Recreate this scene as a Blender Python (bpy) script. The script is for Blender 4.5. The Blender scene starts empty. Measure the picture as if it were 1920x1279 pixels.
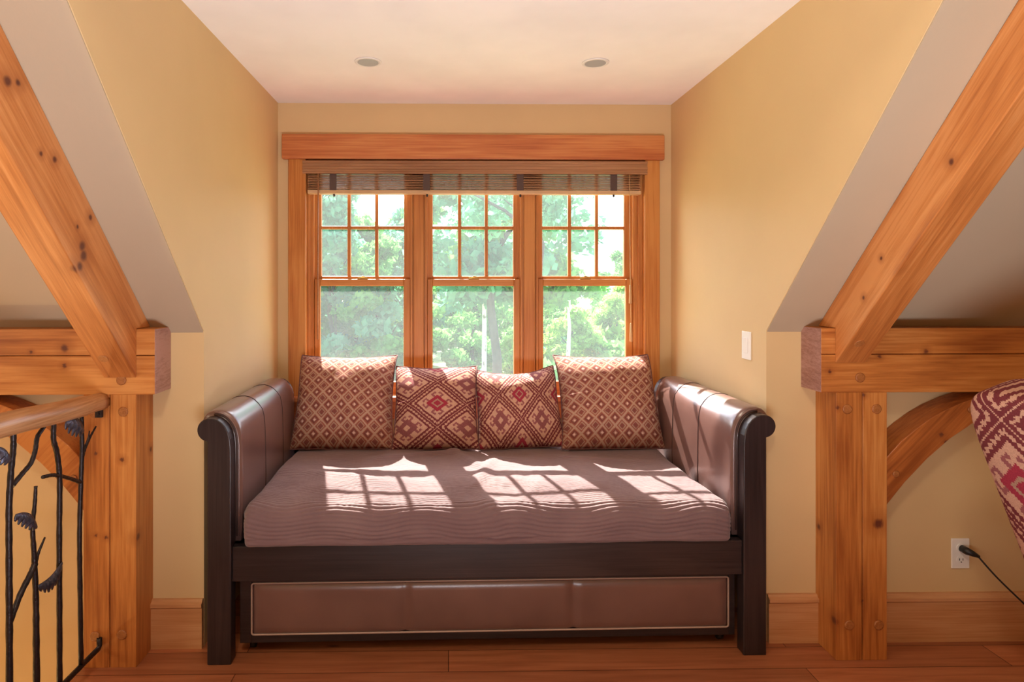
import bpy, bmesh, math, random
import numpy as np
from mathutils import Vector, Matrix

rng = np.random.default_rng(7)
random.seed(7)
SC = bpy.context.scene
COL = SC.collection
PI = math.pi

# ------------------------------------------------------------------ measurements (metres)
L, R = -0.960, 1.267            # side walls of the dormer alcove
DK, DB = 2.474, 3.541           # knee wall, window wall
ZK, ZC = 1.232, 2.444           # top of the knee wall, alcove ceiling
SL = 1.0275                     # roof slope
XW0, XW1 = -4.2, 4.6            # side walls of the big room
YF = -3.6                       # wall behind the camera
ZT = 3.9                        # flat ceiling of the big room
YT = DK - (ZT - ZK) / SL
YD = DK - (ZC - ZK) / SL        # where the alcove ceiling meets the roof slope
PF = 2.340                      # front face of the timber frame
def zs(y): return ZK + SL * (DK - y)

# ------------------------------------------------------------------ materials
MATS = {}
class NT:
    def __init__(s, name):
        s.m = bpy.data.materials.new(name); s.m.use_nodes = True
        s.t = s.m.node_tree; s.n = s.t.nodes; s.l = s.t.links
        s.b = s.n['Principled BSDF']; s.out = s.n['Material Output']
    def new(s, typ, **kw):
        n = s.n.new(typ)
        for k, v in kw.items(): setattr(n, k, v)
        return n
    def link(s, a, b): s.l.new(a, b)
    def setin(s, node, **kw):
        for k, v in kw.items(): node.inputs[k.replace('_', ' ')].default_value = v
    def math(s, op, a, b=None, clamp=False):
        n = s.new('ShaderNodeMath', operation=op, use_clamp=clamp)
        for i, x in enumerate((a, b)):
            if x is None: continue
            if isinstance(x, (int, float)): n.inputs[i].default_value = x
            else: s.link(x, n.inputs[i])
        return n.outputs[0]
    def noise(s, vec, scale, detail=4, rough=.55, dist=0):
        n = s.new('ShaderNodeTexNoise')
        n.inputs['Scale'].default_value = scale; n.inputs['Detail'].default_value = detail
        n.inputs['Roughness'].default_value = rough; n.inputs['Distortion'].default_value = dist
        if vec is not None: s.link(vec, n.inputs['Vector'])
        return n.outputs['Fac']
    def ramp(s, fac, stops, interp='LINEAR'):
        n = s.new('ShaderNodeValToRGB'); cr = n.color_ramp; cr.interpolation = interp
        while len(cr.elements) < len(stops): cr.elements.new(.5)
        for e, (p, c) in zip(cr.elements, stops):
            e.position = p; e.color = (*c, 1) if len(c) == 3 else c
        s.link(fac, n.inputs[0]); return n.outputs[0]
    def mix(s, fac, a, b, blend='MIX'):
        n = s.new('ShaderNodeMix', data_type='RGBA', blend_type=blend)
        for i, x in ((0, fac), (6, a), (7, b)):
            if isinstance(x, (int, float)): n.inputs[i].default_value = x
            elif isinstance(x, tuple): n.inputs[i].default_value = (*x, 1)
            else: s.link(x, n.inputs[i])
        return n.outputs[2]
    def bump(s, h, strength, dist=.01):
        n = s.new('ShaderNodeBump'); n.inputs['Strength'].default_value = strength
        n.inputs['Distance'].default_value = dist
        s.link(h, n.inputs['Height']); s.link(n.outputs[0], s.b.inputs['Normal'])
    def obj(s): return s.new('ShaderNodeTexCoord').outputs['Object']

def plain(name, c, rough=.5, metal=0, var=.06, vscale=8, bump=0, bscale=60, spec=.5):
    t = NT(name); v = t.obj()
    n = t.noise(v, vscale, 3)
    a = tuple(x * (1 - var) for x in c); b = tuple(min(1, x * (1 + var)) for x in c)
    t.link(t.ramp(n, [(.3, a), (.7, b)]), t.b.inputs['Base Color'])
    t.setin(t.b, Roughness=rough, Metallic=metal)
    t.b.inputs['Specular IOR Level'].default_value = spec
    if bump: t.bump(t.noise(v, bscale, 4), bump, .004)
    MATS[name] = t.m; return t.m

def wood(name, dark, mid, light, along, rough=.42, fine=1.0, knot_c=(.13, .034, .016), streak=1.0, spots=()):
    t = NT(name); v = t.obj()
    a = Vector(along).normalized()
    q = Vector((1, 0, 0)) if abs(a.x) < .8 else Vector((0, 0, 1))
    p1 = a.cross(q).normalized(); p2 = a.cross(p1).normalized()
    def dot(w, sc):
        n = t.new('ShaderNodeVectorMath', operation='DOT_PRODUCT'); t.link(v, n.inputs[0])
        n.inputs[1].default_value = tuple(w * sc); return n.outputs['Value']
    def comb(x, y, z):
        n = t.new('ShaderNodeCombineXYZ'); t.link(x, n.inputs[0]); t.link(y, n.inputs[1]); t.link(z, n.inputs[2]); return n.outputs[0]
    g = comb(dot(a, .55), dot(p1, 5 * fine), dot(p2, 5 * fine))
    warp = t.noise(g, 1.4, 2)
    rings = t.math('FRACT', t.math('MULTIPLY', warp, 7.0))
    rings = t.math('ABSOLUTE', t.math('SUBTRACT', rings, .5))
    fineg = t.noise(comb(dot(a, 2.2), dot(p1, 60 * fine), dot(p2, 60 * fine)), 1.6, 5, .65)
    broad = t.noise(comb(dot(a, .7), dot(p1, 3), dot(p2, 3)), 1.3, 3)
    f = t.math('ADD', t.math('MULTIPLY', rings, .30 * streak), t.math('ADD', t.math('MULTIPLY', t.math('SUBTRACT', fineg, .5), .85), .22))
    f = t.math('ADD', f, t.math('MULTIPLY', t.math('SUBTRACT', broad, .5), 1.3))
    col = t.ramp(f, [(.12, light), (.34, mid), (.62, dark)])
    if spots:
        geo = t.new('ShaderNodeNewGeometry')
        wob = t.new('ShaderNodeVectorMath', operation='ADD'); t.link(geo.outputs['Position'], wob.inputs[0])
        nz = t.new('ShaderNodeTexNoise'); nz.inputs['Scale'].default_value = 45; nz.inputs['Detail'].default_value = 2
        sc = t.new('ShaderNodeVectorMath', operation='MULTIPLY_ADD'); t.link(nz.outputs['Color'], sc.inputs[0])
        sc.inputs[1].default_value = (.014, .014, .014); sc.inputs[2].default_value = (-.007, -.007, -.007); t.link(sc.outputs[0], wob.inputs[1])
        tot = None; halo = None
        for (x, y, z, r) in spots:
            d = t.new('ShaderNodeVectorMath', operation='DISTANCE'); t.link(wob.outputs[0], d.inputs[0]); d.inputs[1].default_value = (x, y, z)
            k = t.math('MULTIPLY', t.math('SUBTRACT', 1.0, t.math('DIVIDE', d.outputs['Value'], r * .88), True), 1.7, True)
            h = t.math('SUBTRACT', 1.0, t.math('DIVIDE', d.outputs['Value'], r * 2.6), True)
            tot = k if tot is None else t.math('MAXIMUM', tot, k)
            halo = h if halo is None else t.math('MAXIMUM', halo, h)
        col = t.mix(t.math('MULTIPLY', halo, .8), col, dark)
        col = t.mix(tot, col, knot_c)
    t.link(col, t.b.inputs['Base Color'])
    t.setin(t.b, Roughness=rough)
    t.bump(fineg, .12, .002)
    MATS[name] = t.m; return t.m

def attr_mat(name, rough=.9, weave=260, sheen=.2):
    t = NT(name)
    a = t.new('ShaderNodeAttribute', attribute_name='Col')
    n = t.noise(t.obj(), weave, 2)
    c = t.mix(1.0, a.outputs['Color'], t.ramp(n, [(.2, (.72, .72, .72)), (.8, (1.2, 1.2, 1.2))]), 'MULTIPLY')
    t.link(c, t.b.inputs['Base Color'])
    t.setin(t.b, Roughness=rough); t.b.inputs['Specular IOR Level'].default_value = .15
    t.bump(n, .25, .003)
    MATS[name] = t.m; return t.m

paint = plain('beige_paint', (.68, .50, .265), .62, var=.03, vscale=2, bump=.06, bscale=90, spec=.3)
plain('slope_paint', (.50, .41, .29), .75, var=.03, vscale=2, bump=.25, bscale=22, spec=.25)
plain('ceiling_plaster', (.88, .85, .85), .75, var=.04, vscale=3, bump=.5, bscale=9, spec=.3)
plain('white_plastic', (.85, .84, .80), .35, var=.01)
plain('white_metal', (.82, .82, .80), .35, var=.01)
plain('grey_reflector', (.42, .46, .50), .4, metal=.2, var=.03)
plain('black_plastic', (.012, .012, .013), .4, var=.02)
plain('slot_dark', (.05, .045, .04), .6, var=.02)
plain('wrought_iron', (.035, .028, .030), .38, metal=.7, var=.25, vscale=60, bump=.5, bscale=70)
plain('hammered_leaf', (.10, .11, .16), .38, metal=.75, var=.3, vscale=40, bump=.6, bscale=120)
plain('brass', (.40, .27, .10), .35, metal=.9, var=.05)
plain('dark_fabric', (.06, .04, .045), .9, var=.1)
plain('welt', (.16, .065, .06), .9, var=.2, vscale=60)
plain('piping_light', (.42, .30, .25), .35, var=.05)
plain('seam_dark', (.045, .02, .015), .6, var=.05)
plain('tape', (.10, .065, .055), .9, var=.1)
plain('cord_tan', (.62, .40, .20), .8, var=.05)
plain('exterior_siding', (.35, .30, .24), .8, var=.05)

SLV = (0, -1, SL)
Wd, Wm, Wl = (.30, .085, .016), (.50, .18, .040), (.62, .27, .075)
wood('timber_post_wood', Wd, Wm, Wl, (0, 0, 1), spots=[(-1.21, 2.34, .771, .011), (-1.307, 2.34, .794, .010), (-1.268, 2.34, .483, .010), (-1.306, 2.34, .491, .008), (-1.158, 2.355, .48, .018), (-1.158, 2.455, .78, .013),
    (1.626, 2.34, .516, .026), (1.471, 2.34, .956, .010), (1.565, 2.34, .224, .008), (1.571, 2.34, 1.002, .009), (1.465, 2.353, .145, .021), (1.465, 2.452, .462, .016)])
wood('timber_beam_wood', Wd, Wm, Wl, (1, 0, 0), spots=[(-1.421, 2.34, 1.185, .019), (-1.421, 2.34, 1.12, .011), (-1.544, 2.34, 1.171, .008), (1.439, 2.34, 1.092, .010), (1.632, 2.34, 1.148, .010), (1.808, 2.34, 1.167, .012)])
wood('timber_rafter_wood', (.36, .11, .025), (.56, .21, .055), (.68, .30, .10), SLV, spots=[(-1.156, 1.66, 1.954, .021), (-1.156, 1.701, 1.962, .015), (-1.156, 1.795, 1.791, .010), (-1.156, 1.858, 1.787, .014), (-1.156, 2.041, 1.637, .015), (-1.156, 1.969, 1.601, .009),
    (-1.156, 2.003, 1.511, .026), (-1.156, 1.994, 1.541, .024), (-1.156, 1.983, 1.477, .022), (-1.156, 1.949, 1.461, .024), (1.46, 1.792, 1.778, .014), (1.46, 2.088, 1.51, .009), (1.46, 2.177, 1.373, .010), (1.46, 1.998, 1.46, .014)])
wood('timber_brace_wood', (.26, .07, .014), (.44, .135, .03), (.56, .21, .05), (.7, 0, .7), spots=[(1.877, 2.352, .849, .012), (1.895, 2.352, .821, .011)])
wood('end_grain', (.20, .085, .07), (.32, .155, .13), (.44, .25, .22), (.2, 1, .1), fine=3)
wood('peg_wood', (.24, .075, .02), (.36, .13, .035), (.46, .19, .06), (0, 1, 0), fine=4)
wood('trim_wood', (.34, .10, .018), (.50, .18, .035), (.60, .26, .065), (0, 0, 1), fine=1.8)
wood('trim_wood_flat', (.38, .10, .030), (.52, .165, .050), (.62, .25, .08), (1, 0, 0), fine=1.8)
wood('sash_wood', (.36, .115, .022), (.50, .19, .042), (.60, .26, .07), (0, 0, 1), fine=3)
wood('sash_wood_flat', (.36, .115, .022), (.50, .19, .042), (.60, .26, .07), (1, 0, 0), fine=3)
wood('base_wood', (.42, .18, .07), (.54, .26, .11), (.62, .33, .16), (1, 0, 0), fine=1.6)
wood('blind_wood', (.27, .12, .05), (.38, .19, .09), (.46, .25, .13), (1, 0, 0), fine=2.5, rough=.35)
wood('blind_wood_glare', (.46, .28, .14), (.58, .38, .20), (.66, .45, .26), (1, 0, 0), fine=2.5, rough=.35)  # blind wood made paler: the bottom rail's glare is put into its colour
wood('rail_wood', (.26, .11, .04), (.42, .21, .09), (.56, .32, .16), (0, 1, 0), fine=2.2, rough=.3)
wood('espresso_wood', (.012, .008, .009), (.021, .014, .0155), (.033, .022, .023), (1, 0, 0), rough=.33, fine=2)
wood('espresso_wood_up', (.012, .008, .009), (.021, .014, .0155), (.034, .022, .023), (0, 0, 1), rough=.33, fine=2)

def floor_mat():
    t = NT('floor_planks'); v = t.obj()
    br = t.new('ShaderNodeTexBrick'); t.link(v, br.inputs['Vector'])
    br.offset = .37; br.inputs['Scale'].default_value = 1
    br.inputs['Brick Width'].default_value = 2.1; br.inputs['Row Height'].default_value = .135
    br.inputs['Mortar Size'].default_value = .0018; br.inputs['Bias'].default_value = 0
    br.inputs['Color1'].default_value = (.66, .62, .6, 1); br.inputs['Color2'].default_value = (1.12, 1.1, 1.06, 1)
    br.inputs['Mortar'].default_value = (.25, .2, .18, 1)
    mp = t.new('ShaderNodeMapping'); t.link(v, mp.inputs['Vector']); mp.inputs['Scale'].default_value = (1.6, 26, 1)
    g = t.noise(mp.outputs[0], 1.6, 5, .6, .6)
    mp2 = t.new('ShaderNodeMapping'); t.link(v, mp2.inputs['Vector']); mp2.inputs['Scale'].default_value = (2.0, 7.4, 1)
    vo = t.new('ShaderNodeTexVoronoi'); t.link(mp2.outputs[0], vo.inputs['Vector']); vo.inputs['Scale'].default_value = 1.3
    sp = t.new('ShaderNodeSeparateColor'); t.link(vo.outputs['Color'], sp.inputs[0])
    k = t.math('MULTIPLY', t.math('SUBTRACT', .10, vo.outputs['Distance'], True), t.math('GREATER_THAN', sp.outputs[0], .6))
    k = t.math('MULTIPLY', k, 16, True)
    c = t.ramp(g, [(.25, (.54, .215, .10)), (.5, (.44, .155, .066)), (.75, (.32, .10, .04))])
    c = t.mix(1.0, c, br.outputs['Color'], 'MULTIPLY')
    c = t.mix(k, c, (.05, .015, .01))
    t.link(c, t.b.inputs['Base Color']); t.setin(t.b, Roughness=.36)
    t.bump(t.math('SUBTRACT', t.math('MULTIPLY', g, .3), br.outputs['Fac']), .2, .003)
    MATS['floor_planks'] = t.m
floor_mat()

def leather():
    t = NT('brown_leather'); v = t.obj()
    n = t.noise(v, 3.5, 3); f = t.noise(v, 240, 3)
    t.link(t.ramp(n, [(.3, (.125, .064, .055)), (.7, (.172, .092, .078))]), t.b.inputs['Base Color'])
    t.setin(t.b, Roughness=.30); t.b.inputs['Specular IOR Level'].default_value = .8
    t.b.inputs['Coat Weight'].default_value = .5; t.b.inputs['Coat Roughness'].default_value = .22; t.bump(f, .08, .002)
    MATS['brown_leather'] = t.m
leather()

def quilt():
    t = NT('quilt_cotton'); v = t.obj()
    n = t.noise(v, 5, 3); f = t.noise(v, 420, 2)
    t.link(t.ramp(n, [(.3, (.170, .104, .112)), (.7, (.212, .134, .138))]), t.b.inputs['Base Color'])
    t.setin(t.b, Roughness=.85); t.b.inputs['Specular IOR Level'].default_value = .2
    t.b.inputs['Sheen Weight'].default_value = .25; t.b.inputs['Sheen Roughness'].default_value = .5
    t.bump(f, .2, .002)
    MATS['quilt_cotton'] = t.m
quilt()
attr_mat('woven_lattice'); attr_mat('woven_kilim'); attr_mat('woven_chair')

def glass():
    t = NT('window_glass'); t.n.remove(t.b)
    tr = t.new('ShaderNodeBsdfTransparent'); gl = t.new('ShaderNodeBsdfGlossy'); gl.inputs['Roughness'].default_value = .02
    m1 = t.new('ShaderNodeMixShader'); m1.inputs[0].default_value = .015
    t.link(tr.outputs[0], m1.inputs[1]); t.link(gl.outputs[0], m1.inputs[2])
    tl = t.new('ShaderNodeBsdfTranslucent'); tl.inputs['Color'].default_value = (.86, .95, 1, 1)
    n = t.noise(t.obj(), 6, 3)
    f = t.math('MULTIPLY', t.math('ADD', t.math('MULTIPLY', n, .6), .7), GLASS_VEIL)
    m2 = t.new('ShaderNodeMixShader'); t.link(f, m2.inputs[0])
    t.link(m1.outputs[0], m2.inputs[1]); t.link(tl.outputs[0], m2.inputs[2])
    t.link(m2.outputs[0], t.out.inputs['Surface'])
    MATS['window_glass'] = t.m
GLASS_VEIL = .026  # thin film mixed into the panes to put pale haze over the view
glass()

def leaf(name, c1, c2, trans):
    t = NT(name); t.n.remove(t.b)
    n = t.noise(t.obj(), .9, 3)
    col = t.ramp(n, [(.3, c1), (.7, c2)])
    d = t.new('ShaderNodeBsdfDiffuse'); tl = t.new('ShaderNodeBsdfTranslucent')
    t.link(col, d.inputs['Color']); t.link(col, tl.inputs['Color'])
    m = t.new('ShaderNodeMixShader'); m.inputs[0].default_value = trans
    t.link(d.outputs[0], m.inputs[1]); t.link(tl.outputs[0], m.inputs[2]); t.link(m.outputs[0], t.out.inputs['Surface'])
    MATS[name] = t.m
leaf('leaves_green', (.09, .30, .07), (.24, .52, .14), .6)
leaf('leaves_bright', (.20, .42, .06), (.40, .62, .16), .6)
leaf('leaves_cool', (.06, .27, .13), (.17, .44, .25), .6)
plain('bark_dark', (.045, .042, .038), .9, var=.25, vscale=6, bump=.6, bscale=20)
def birch():
    t = NT('bark_birch'); v = t.obj()
    mp = t.new('ShaderNodeMapping'); t.link(v, mp.inputs['Vector']); mp.inputs['Scale'].default_value = (6, 6, 1.6)
    t.link(t.ramp(t.noise(mp.outputs[0], 2.2, 4), [(.36, (.12, .11, .10)), (.46, (.80, .80, .76))]), t.b.inputs['Base Color'])
    t.setin(t.b, Roughness=.8); MATS['bark_birch'] = t.m
birch()
plain('grass', (.34, .40, .16), .95, var=.35, vscale=.8)
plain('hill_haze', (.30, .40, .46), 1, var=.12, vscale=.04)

# ------------------------------------------------------------------ mesh builder
def new_obj(name, me, mat, parent=None, at=None):
    if mat is not None: me.materials.append(MATS[mat])
    o = bpy.data.objects.new(name, me); COL.objects.link(o)
    if parent is not None: o.parent = parent
    elif at is not None: o.location = at
    return o

class MB:
    def __init__(s): s.v = []; s.f = []; s.sm = []
    def add(s, vs, fs, smooth=False):
        b = len(s.v); s.v += [tuple(x) for x in vs]
        s.f += [tuple(i + b for i in f) for f in fs]; s.sm += [smooth] * len(fs); return s
    def box(s, x0, x1, y0, y1, z0, z1):
        vs = [(x, y, z) for x in (x0, x1) for y in (y0, y1) for z in (z0, z1)]
        return s.add(vs, [(0, 1, 3, 2), (4, 6, 7, 5), (0, 4, 5, 1), (2, 3, 7, 6), (0, 2, 6, 4), (1, 5, 7, 3)])
    def prism(s, poly, axis, a, b, smooth=False):
        # poly in the two remaining axes (x,y,z order), extruded along axis a..b
        def put(p, t):
            return {'x': (t, p[0], p[1]), 'y': (p[0], t, p[1]), 'z': (p[0], p[1], t)}[axis]
        n = len(poly)
        vs = [put(p, a) for p in poly] + [put(p, b) for p in poly]
        b0 = len(s.v); s.v += vs
        for f, sm in [(tuple(range(n))[::-1], False), (tuple(range(n, 2 * n)), False)] + \
                [((i, (i + 1) % n, n + (i + 1) % n, n + i), smooth) for i in range(n)]:
            s.f.append(tuple(i + b0 for i in f)); s.sm.append(sm)
        return s
    def tube(s, pts, rad, n=10, closed=False, flat=1.0):
        pts = [Vector(p) for p in pts]; m = len(pts)
        if not hasattr(rad, '__len__'): rad = [rad] * m
        b0 = len(s.v); up = None
        for i, p in enumerate(pts):
            if closed: t = pts[(i + 1) % m] - pts[i - 1]
            else: t = pts[min(i + 1, m - 1)] - pts[max(i - 1, 0)]
            t.normalize()
            if up is None:
                up = t.orthogonal().normalized()
            up = (up - t * up.dot(t)).normalized(); w = t.cross(up)
            for k in range(n):
                a = 2 * PI * k / n
                s.v.append(tuple(p + (up * math.cos(a) + w * math.sin(a) * flat) * rad[i]))
        for i in range(m if closed else m - 1):
            for k in range(n):
                a = b0 + i * n + k; b = b0 + i * n + (k + 1) % n
                j = (i + 1) % m
                s.f.append((a, b, b0 + j * n + (k + 1) % n, b0 + j * n + k)); s.sm.append(True)
        if not closed:
            s.f.append(tuple(b0 + k for k in range(n))[::-1]); s.f.append(tuple(b0 + (m - 1) * n + k for k in range(n)))
            s.sm += [False, False]
        return s
    def lathe(s, prof, c, axis='z', n=32):
        pts = []
        for (r, h) in prof: pts.append((r, h))
        b0 = len(s.v)
        for (r, h) in pts:
            for k in range(n):
                a = 2 * PI * k / n; x, y = r * math.cos(a), r * math.sin(a)
                p = {'z': (x, y, h), 'y': (x, h, y), 'x': (h, x, y)}[axis]
                s.v.append((p[0] + c[0], p[1] + c[1], p[2] + c[2]))
        for i in range(len(pts) - 1):
            for k in range(n):
                a = b0 + i * n + k; b = b0 + i * n + (k + 1) % n
                s.f.append((a, b, b + n, a + n)); s.sm.append(True)
        s.f.append(tuple(b0 + k for k in range(n))); s.f.append(tuple(b0 + (len(pts) - 1) * n + k for k in range(n)))
        s.sm += [False, False]; return s
    def build(s, name, mat, parent=None, at=None, bevel=0, seg=2, local=False):
        org = Vector((0, 0, 0))
        if not local:
            if parent is not None: org = absloc(parent)
            elif at is not None: org = Vector(at)
        me = bpy.data.meshes.new(name)
        me.from_pydata([tuple(Vector(p) - org) for p in s.v], [], s.f)
        me.polygons.foreach_set('use_smooth', s.sm)
        bm = bmesh.new(); bm.from_mesh(me); bmesh.ops.recalc_face_normals(bm, faces=bm.faces[:]); bm.to_mesh(me); bm.free()
        o = new_obj(name, me, mat, parent, None if local else at)
        if bevel:
            md = o.modifiers.new('edge_round', 'BEVEL'); md.width = bevel; md.segments = seg; md.limit_method = 'ANGLE'
            md.angle_limit = math.radians(40)
            md.harden_normals = False
        return o

def absloc(o):
    p = Vector(o.location)
    while o.parent is not None: o = o.parent; p = p + Vector(o.location)
    return p

def empty(name, loc=(0, 0, 0), rz=0):
    o = bpy.data.objects.new(name, None); COL.objects.link(o); o.location = loc; o.rotation_euler = (0, 0, rz)
    o.empty_display_size = .1; return o
def tag(o, label, cat, group=None, kind=None):
    o['label'] = label; o['category'] = cat
    if group: o['group'] = group
    if kind: o['kind'] = kind
    return o
def struct(o, label=None, cat=None):
    o['kind'] = 'structure'
    if label: o['label'] = label
    if cat: o['category'] = cat
    return o
def spline(pts, n=8):
    P = [Vector(p) for p in pts]; P = [P[0] * 2 - P[1]] + P + [P[-1] * 2 - P[-2]]
    out = []
    for i in range(1, len(P) - 2):
        a, b, c, d = P[i - 1:i + 3]
        for k in range(n):
            t = k / n
            out.append(.5 * ((2 * b) + (c - a) * t + (2 * a - 5 * b + 4 * c - d) * t * t + (3 * b - a - 3 * c + d) * t ** 3))
    out.append(P[-2]); return out

# ------------------------------------------------------------------ numpy noise
def vnoise(x, y, seed=0):
    xi = np.floor(x).astype(np.int64); yi = np.floor(y).astype(np.int64)
    xf = x - xi; yf = y - yi
    def h(a, b):
        n = (a * 374761393 + b * 668265263 + seed * 974711) & 0x7fffffff
        n = ((n ^ (n >> 13)) * 1274126177) & 0x7fffffff
        return ((n ^ (n >> 16)) & 0xffff) / 65535.0
    u = xf * xf * (3 - 2 * xf); v = yf * yf * (3 - 2 * yf)
    return (h(xi, yi) * (1 - u) + h(xi + 1, yi) * u) * (1 - v) + (h(xi, yi + 1) * (1 - u) + h(xi + 1, yi + 1) * u) * v
def fbm(x, y, o=3, seed=0):
    s = 0; a = .5
    for i in range(o): s = s + a * (vnoise(x * 2 ** i, y * 2 ** i, seed + i) - .5) * 2; a *= .5
    return s

def grid_mesh(name, P, colors=None, closed_u=False):
    # P: (n,m,3) array of points -> quads; colors (n-1,m-1,3)
    n, m = P.shape[:2]
    idx = np.arange(n * m).reshape(n, m)
    q = np.stack([idx[:-1, :-1], idx[1:, :-1], idx[1:, 1:], idx[:-1, 1:]], -1).reshape(-1, 4)
    me = bpy.data.meshes.new(name)
    me.vertices.add(n * m); me.vertices.foreach_set('co', P.reshape(-1).astype(np.float32))
    k = len(q)
    me.loops.add(k * 4); me.loops.foreach_set('vertex_index', q.reshape(-1).astype(np.int32))
    me.polygons.add(k)
    me.polygons.foreach_set('loop_start', np.arange(0, k * 4, 4, dtype=np.int32))
    me.polygons.foreach_set('use_smooth', np.ones(k, bool))
    me.update(calc_edges=True)
    if colors is not None:
        at = me.color_attributes.new('Col', 'FLOAT_COLOR', 'CORNER')
        c = np.concatenate([colors.reshape(-1, 3), np.ones((k, 1))], 1)
        at.data.foreach_set('color', np.repeat(c, 4, 0).reshape(-1).astype(np.float32))
    me.validate(); return me

# ================================================================== SETTING
T = .12
b = MB()
b.prism([(-1.36, -.9), (XW1, -.9), (XW1, DK), (L, DK), (L, DB), (R, DB), (R, DK), (XW1, DK)][:3] + [(R, DK), (R, DB), (L, DB), (L, DK), (-1.36, DK)], 'z', -.2, 0)
b.box(XW0, XW1, YF, -.9, -.2, 0)
struct(b.build('floor', 'floor_planks'))
b = MB().box(XW0, -1.36, -.9, DK, -2.85, -2.7)
struct(b.build('floor_lower', 'floor_planks'))
# stairwell walls below the floor edge
b = MB().box(-1.36, -1.30, -.9, DK, -2.7, -.2)
struct(b.build('wall_stairwell_inner', 'beige_paint'))
b = MB().box(XW0, -1.36, -.9 - T, -.9, -2.7, -.2)
struct(b.build('wall_stairwell_front', 'beige_paint'))
# knee walls
b = MB().box(XW0, -1.36, DK, DK + T, -2.7, ZK + .06); b.box(-1.36, L - T, DK, DK + T, -.2, ZK + .06)
struct(b.build('wall_knee_left', 'beige_paint'))
b = MB().box(R + T, XW1, DK, DK + T, -.2, ZK + .06)
struct(b.build('wall_knee_right', 'beige_paint'))
# alcove side walls: five-sided, cut by the roof slope
def side(x0, x1):
    return MB().prism([(DK, -.2), (DB, -.2), (DB, ZC + .1), (YD - .06, ZC + .1), (YD + .006, ZC), (DK, ZK + .006)], 'x', x0, x1)
struct(side(L - T, L).build('wall_left', 'beige_paint'))
struct(side(R, R + T).build('wall_right', 'beige_paint'))
# window wall with opening
WX0, WX1, WZ0, WZ1 = -.815, 1.125, .79, 2.125
b = MB()
b.box(L - T, WX0, DB, DB + .17, -.2, ZC + .1); b.box(WX1, R + T, DB, DB + .17, -.2, ZC + .1)
b.box(WX0, WX1, DB, DB + .17, -.2, WZ0); b.box(WX0, WX1, DB, DB + .17, WZ1, ZC + .1)
struct(b.build('wall_back', 'beige_paint'))
struct(MB().box(L - T, R + T, YD - .1, DB + .17, ZC, ZC + .1).build('ceiling', 'ceiling_plaster'))
# roof slopes
def slope(x0, x1, ya, yb):
    return MB().prism([(ya, zs(ya)), (yb, zs(yb)), (yb, zs(yb) + .15), (ya, zs(ya) + .15)], 'x', x0, x1)
struct(slope(XW0, L - .003, YT, DK + .1).build('ceiling_slope_left', 'slope_paint'))
struct(slope(R + .003, XW1, YT, DK + .1).build('ceiling_slope_right', 'slope_paint'))
struct(slope(L, R, YT, YD).build('ceiling_slope_middle', 'slope_paint'))
struct(MB().box(XW0, XW1, YF - T, YT + .05, ZT, ZT + .12).build('ceiling_high', 'slope_paint'))
# outer room
def gable(x0, x1): return MB().prism([(YF - T, -2.8), (DK + T, -2.8), (DK + T, ZK + .05), (YT, ZT + .1), (YF - T, ZT + .1)], 'x', x0, x1)
struct(gable(XW0 - T, XW0).build('wall_gable_left', 'beige_paint'))
struct(gable(XW1, XW1 + T).build('wall_gable_right', 'beige_paint'))
b = MB().box(XW0, XW1, YF - T, YF, -.2, ZT)
struct(b.build('wall_front', 'beige_paint'))

# baseboards (board + cap bead)
def baseb(name, x0, x1):
    b = MB()
    b.prism([(DK, 0), (DK - .020, 0), (DK - .020, .158), (DK - .026, .164), (DK - .026, .176), (DK - .016, .182), (DK - .012, .190), (DK, .190)], 'x', x0, x1)
    struct(b.build(name, 'base_wood'))
baseb('baseboard_left', -1.16, L - .001)
baseb('baseboard_right', R + .001, 1.468)
baseb('baseboard_far_right', 1.658, XW1)

# ---- window trim
def trim(i, mb, mat, bev=.003): struct(mb.build('trim_%d' % i, mat, bevel=bev))
trim(1, MB().box(-.930, 1.218, 3.503, DB, 2.124, 2.262), 'trim_wood_flat', .004)
trim(2, MB().box(-.897, -.800, 3.517, DB, .79, 2.124), 'trim_wood')
trim(3, MB().box(1.110, 1.195, 3.517, DB, .79, 2.124), 'trim_wood')
trim(4, MB().box(-.93, 1.22, 3.485, 3.60, .765, .795), 'trim_wood_flat', .006)
trim(5, MB().box(-.897, 1.195, 3.519, DB, .665, .765), 'trim_wood_flat')
trim(6, MB().box(WX0, -.800, DB, 3.70, .795, 2.124), 'sash_wood', 0)
trim(7, MB().box(1.110, WX1, DB, 3.70, .795, 2.124), 'sash_wood', 0)
trim(8, MB().box(-.80, 1.11, DB, 3.70, 2.105, 2.124), 'sash_wood_flat', 0)

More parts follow.
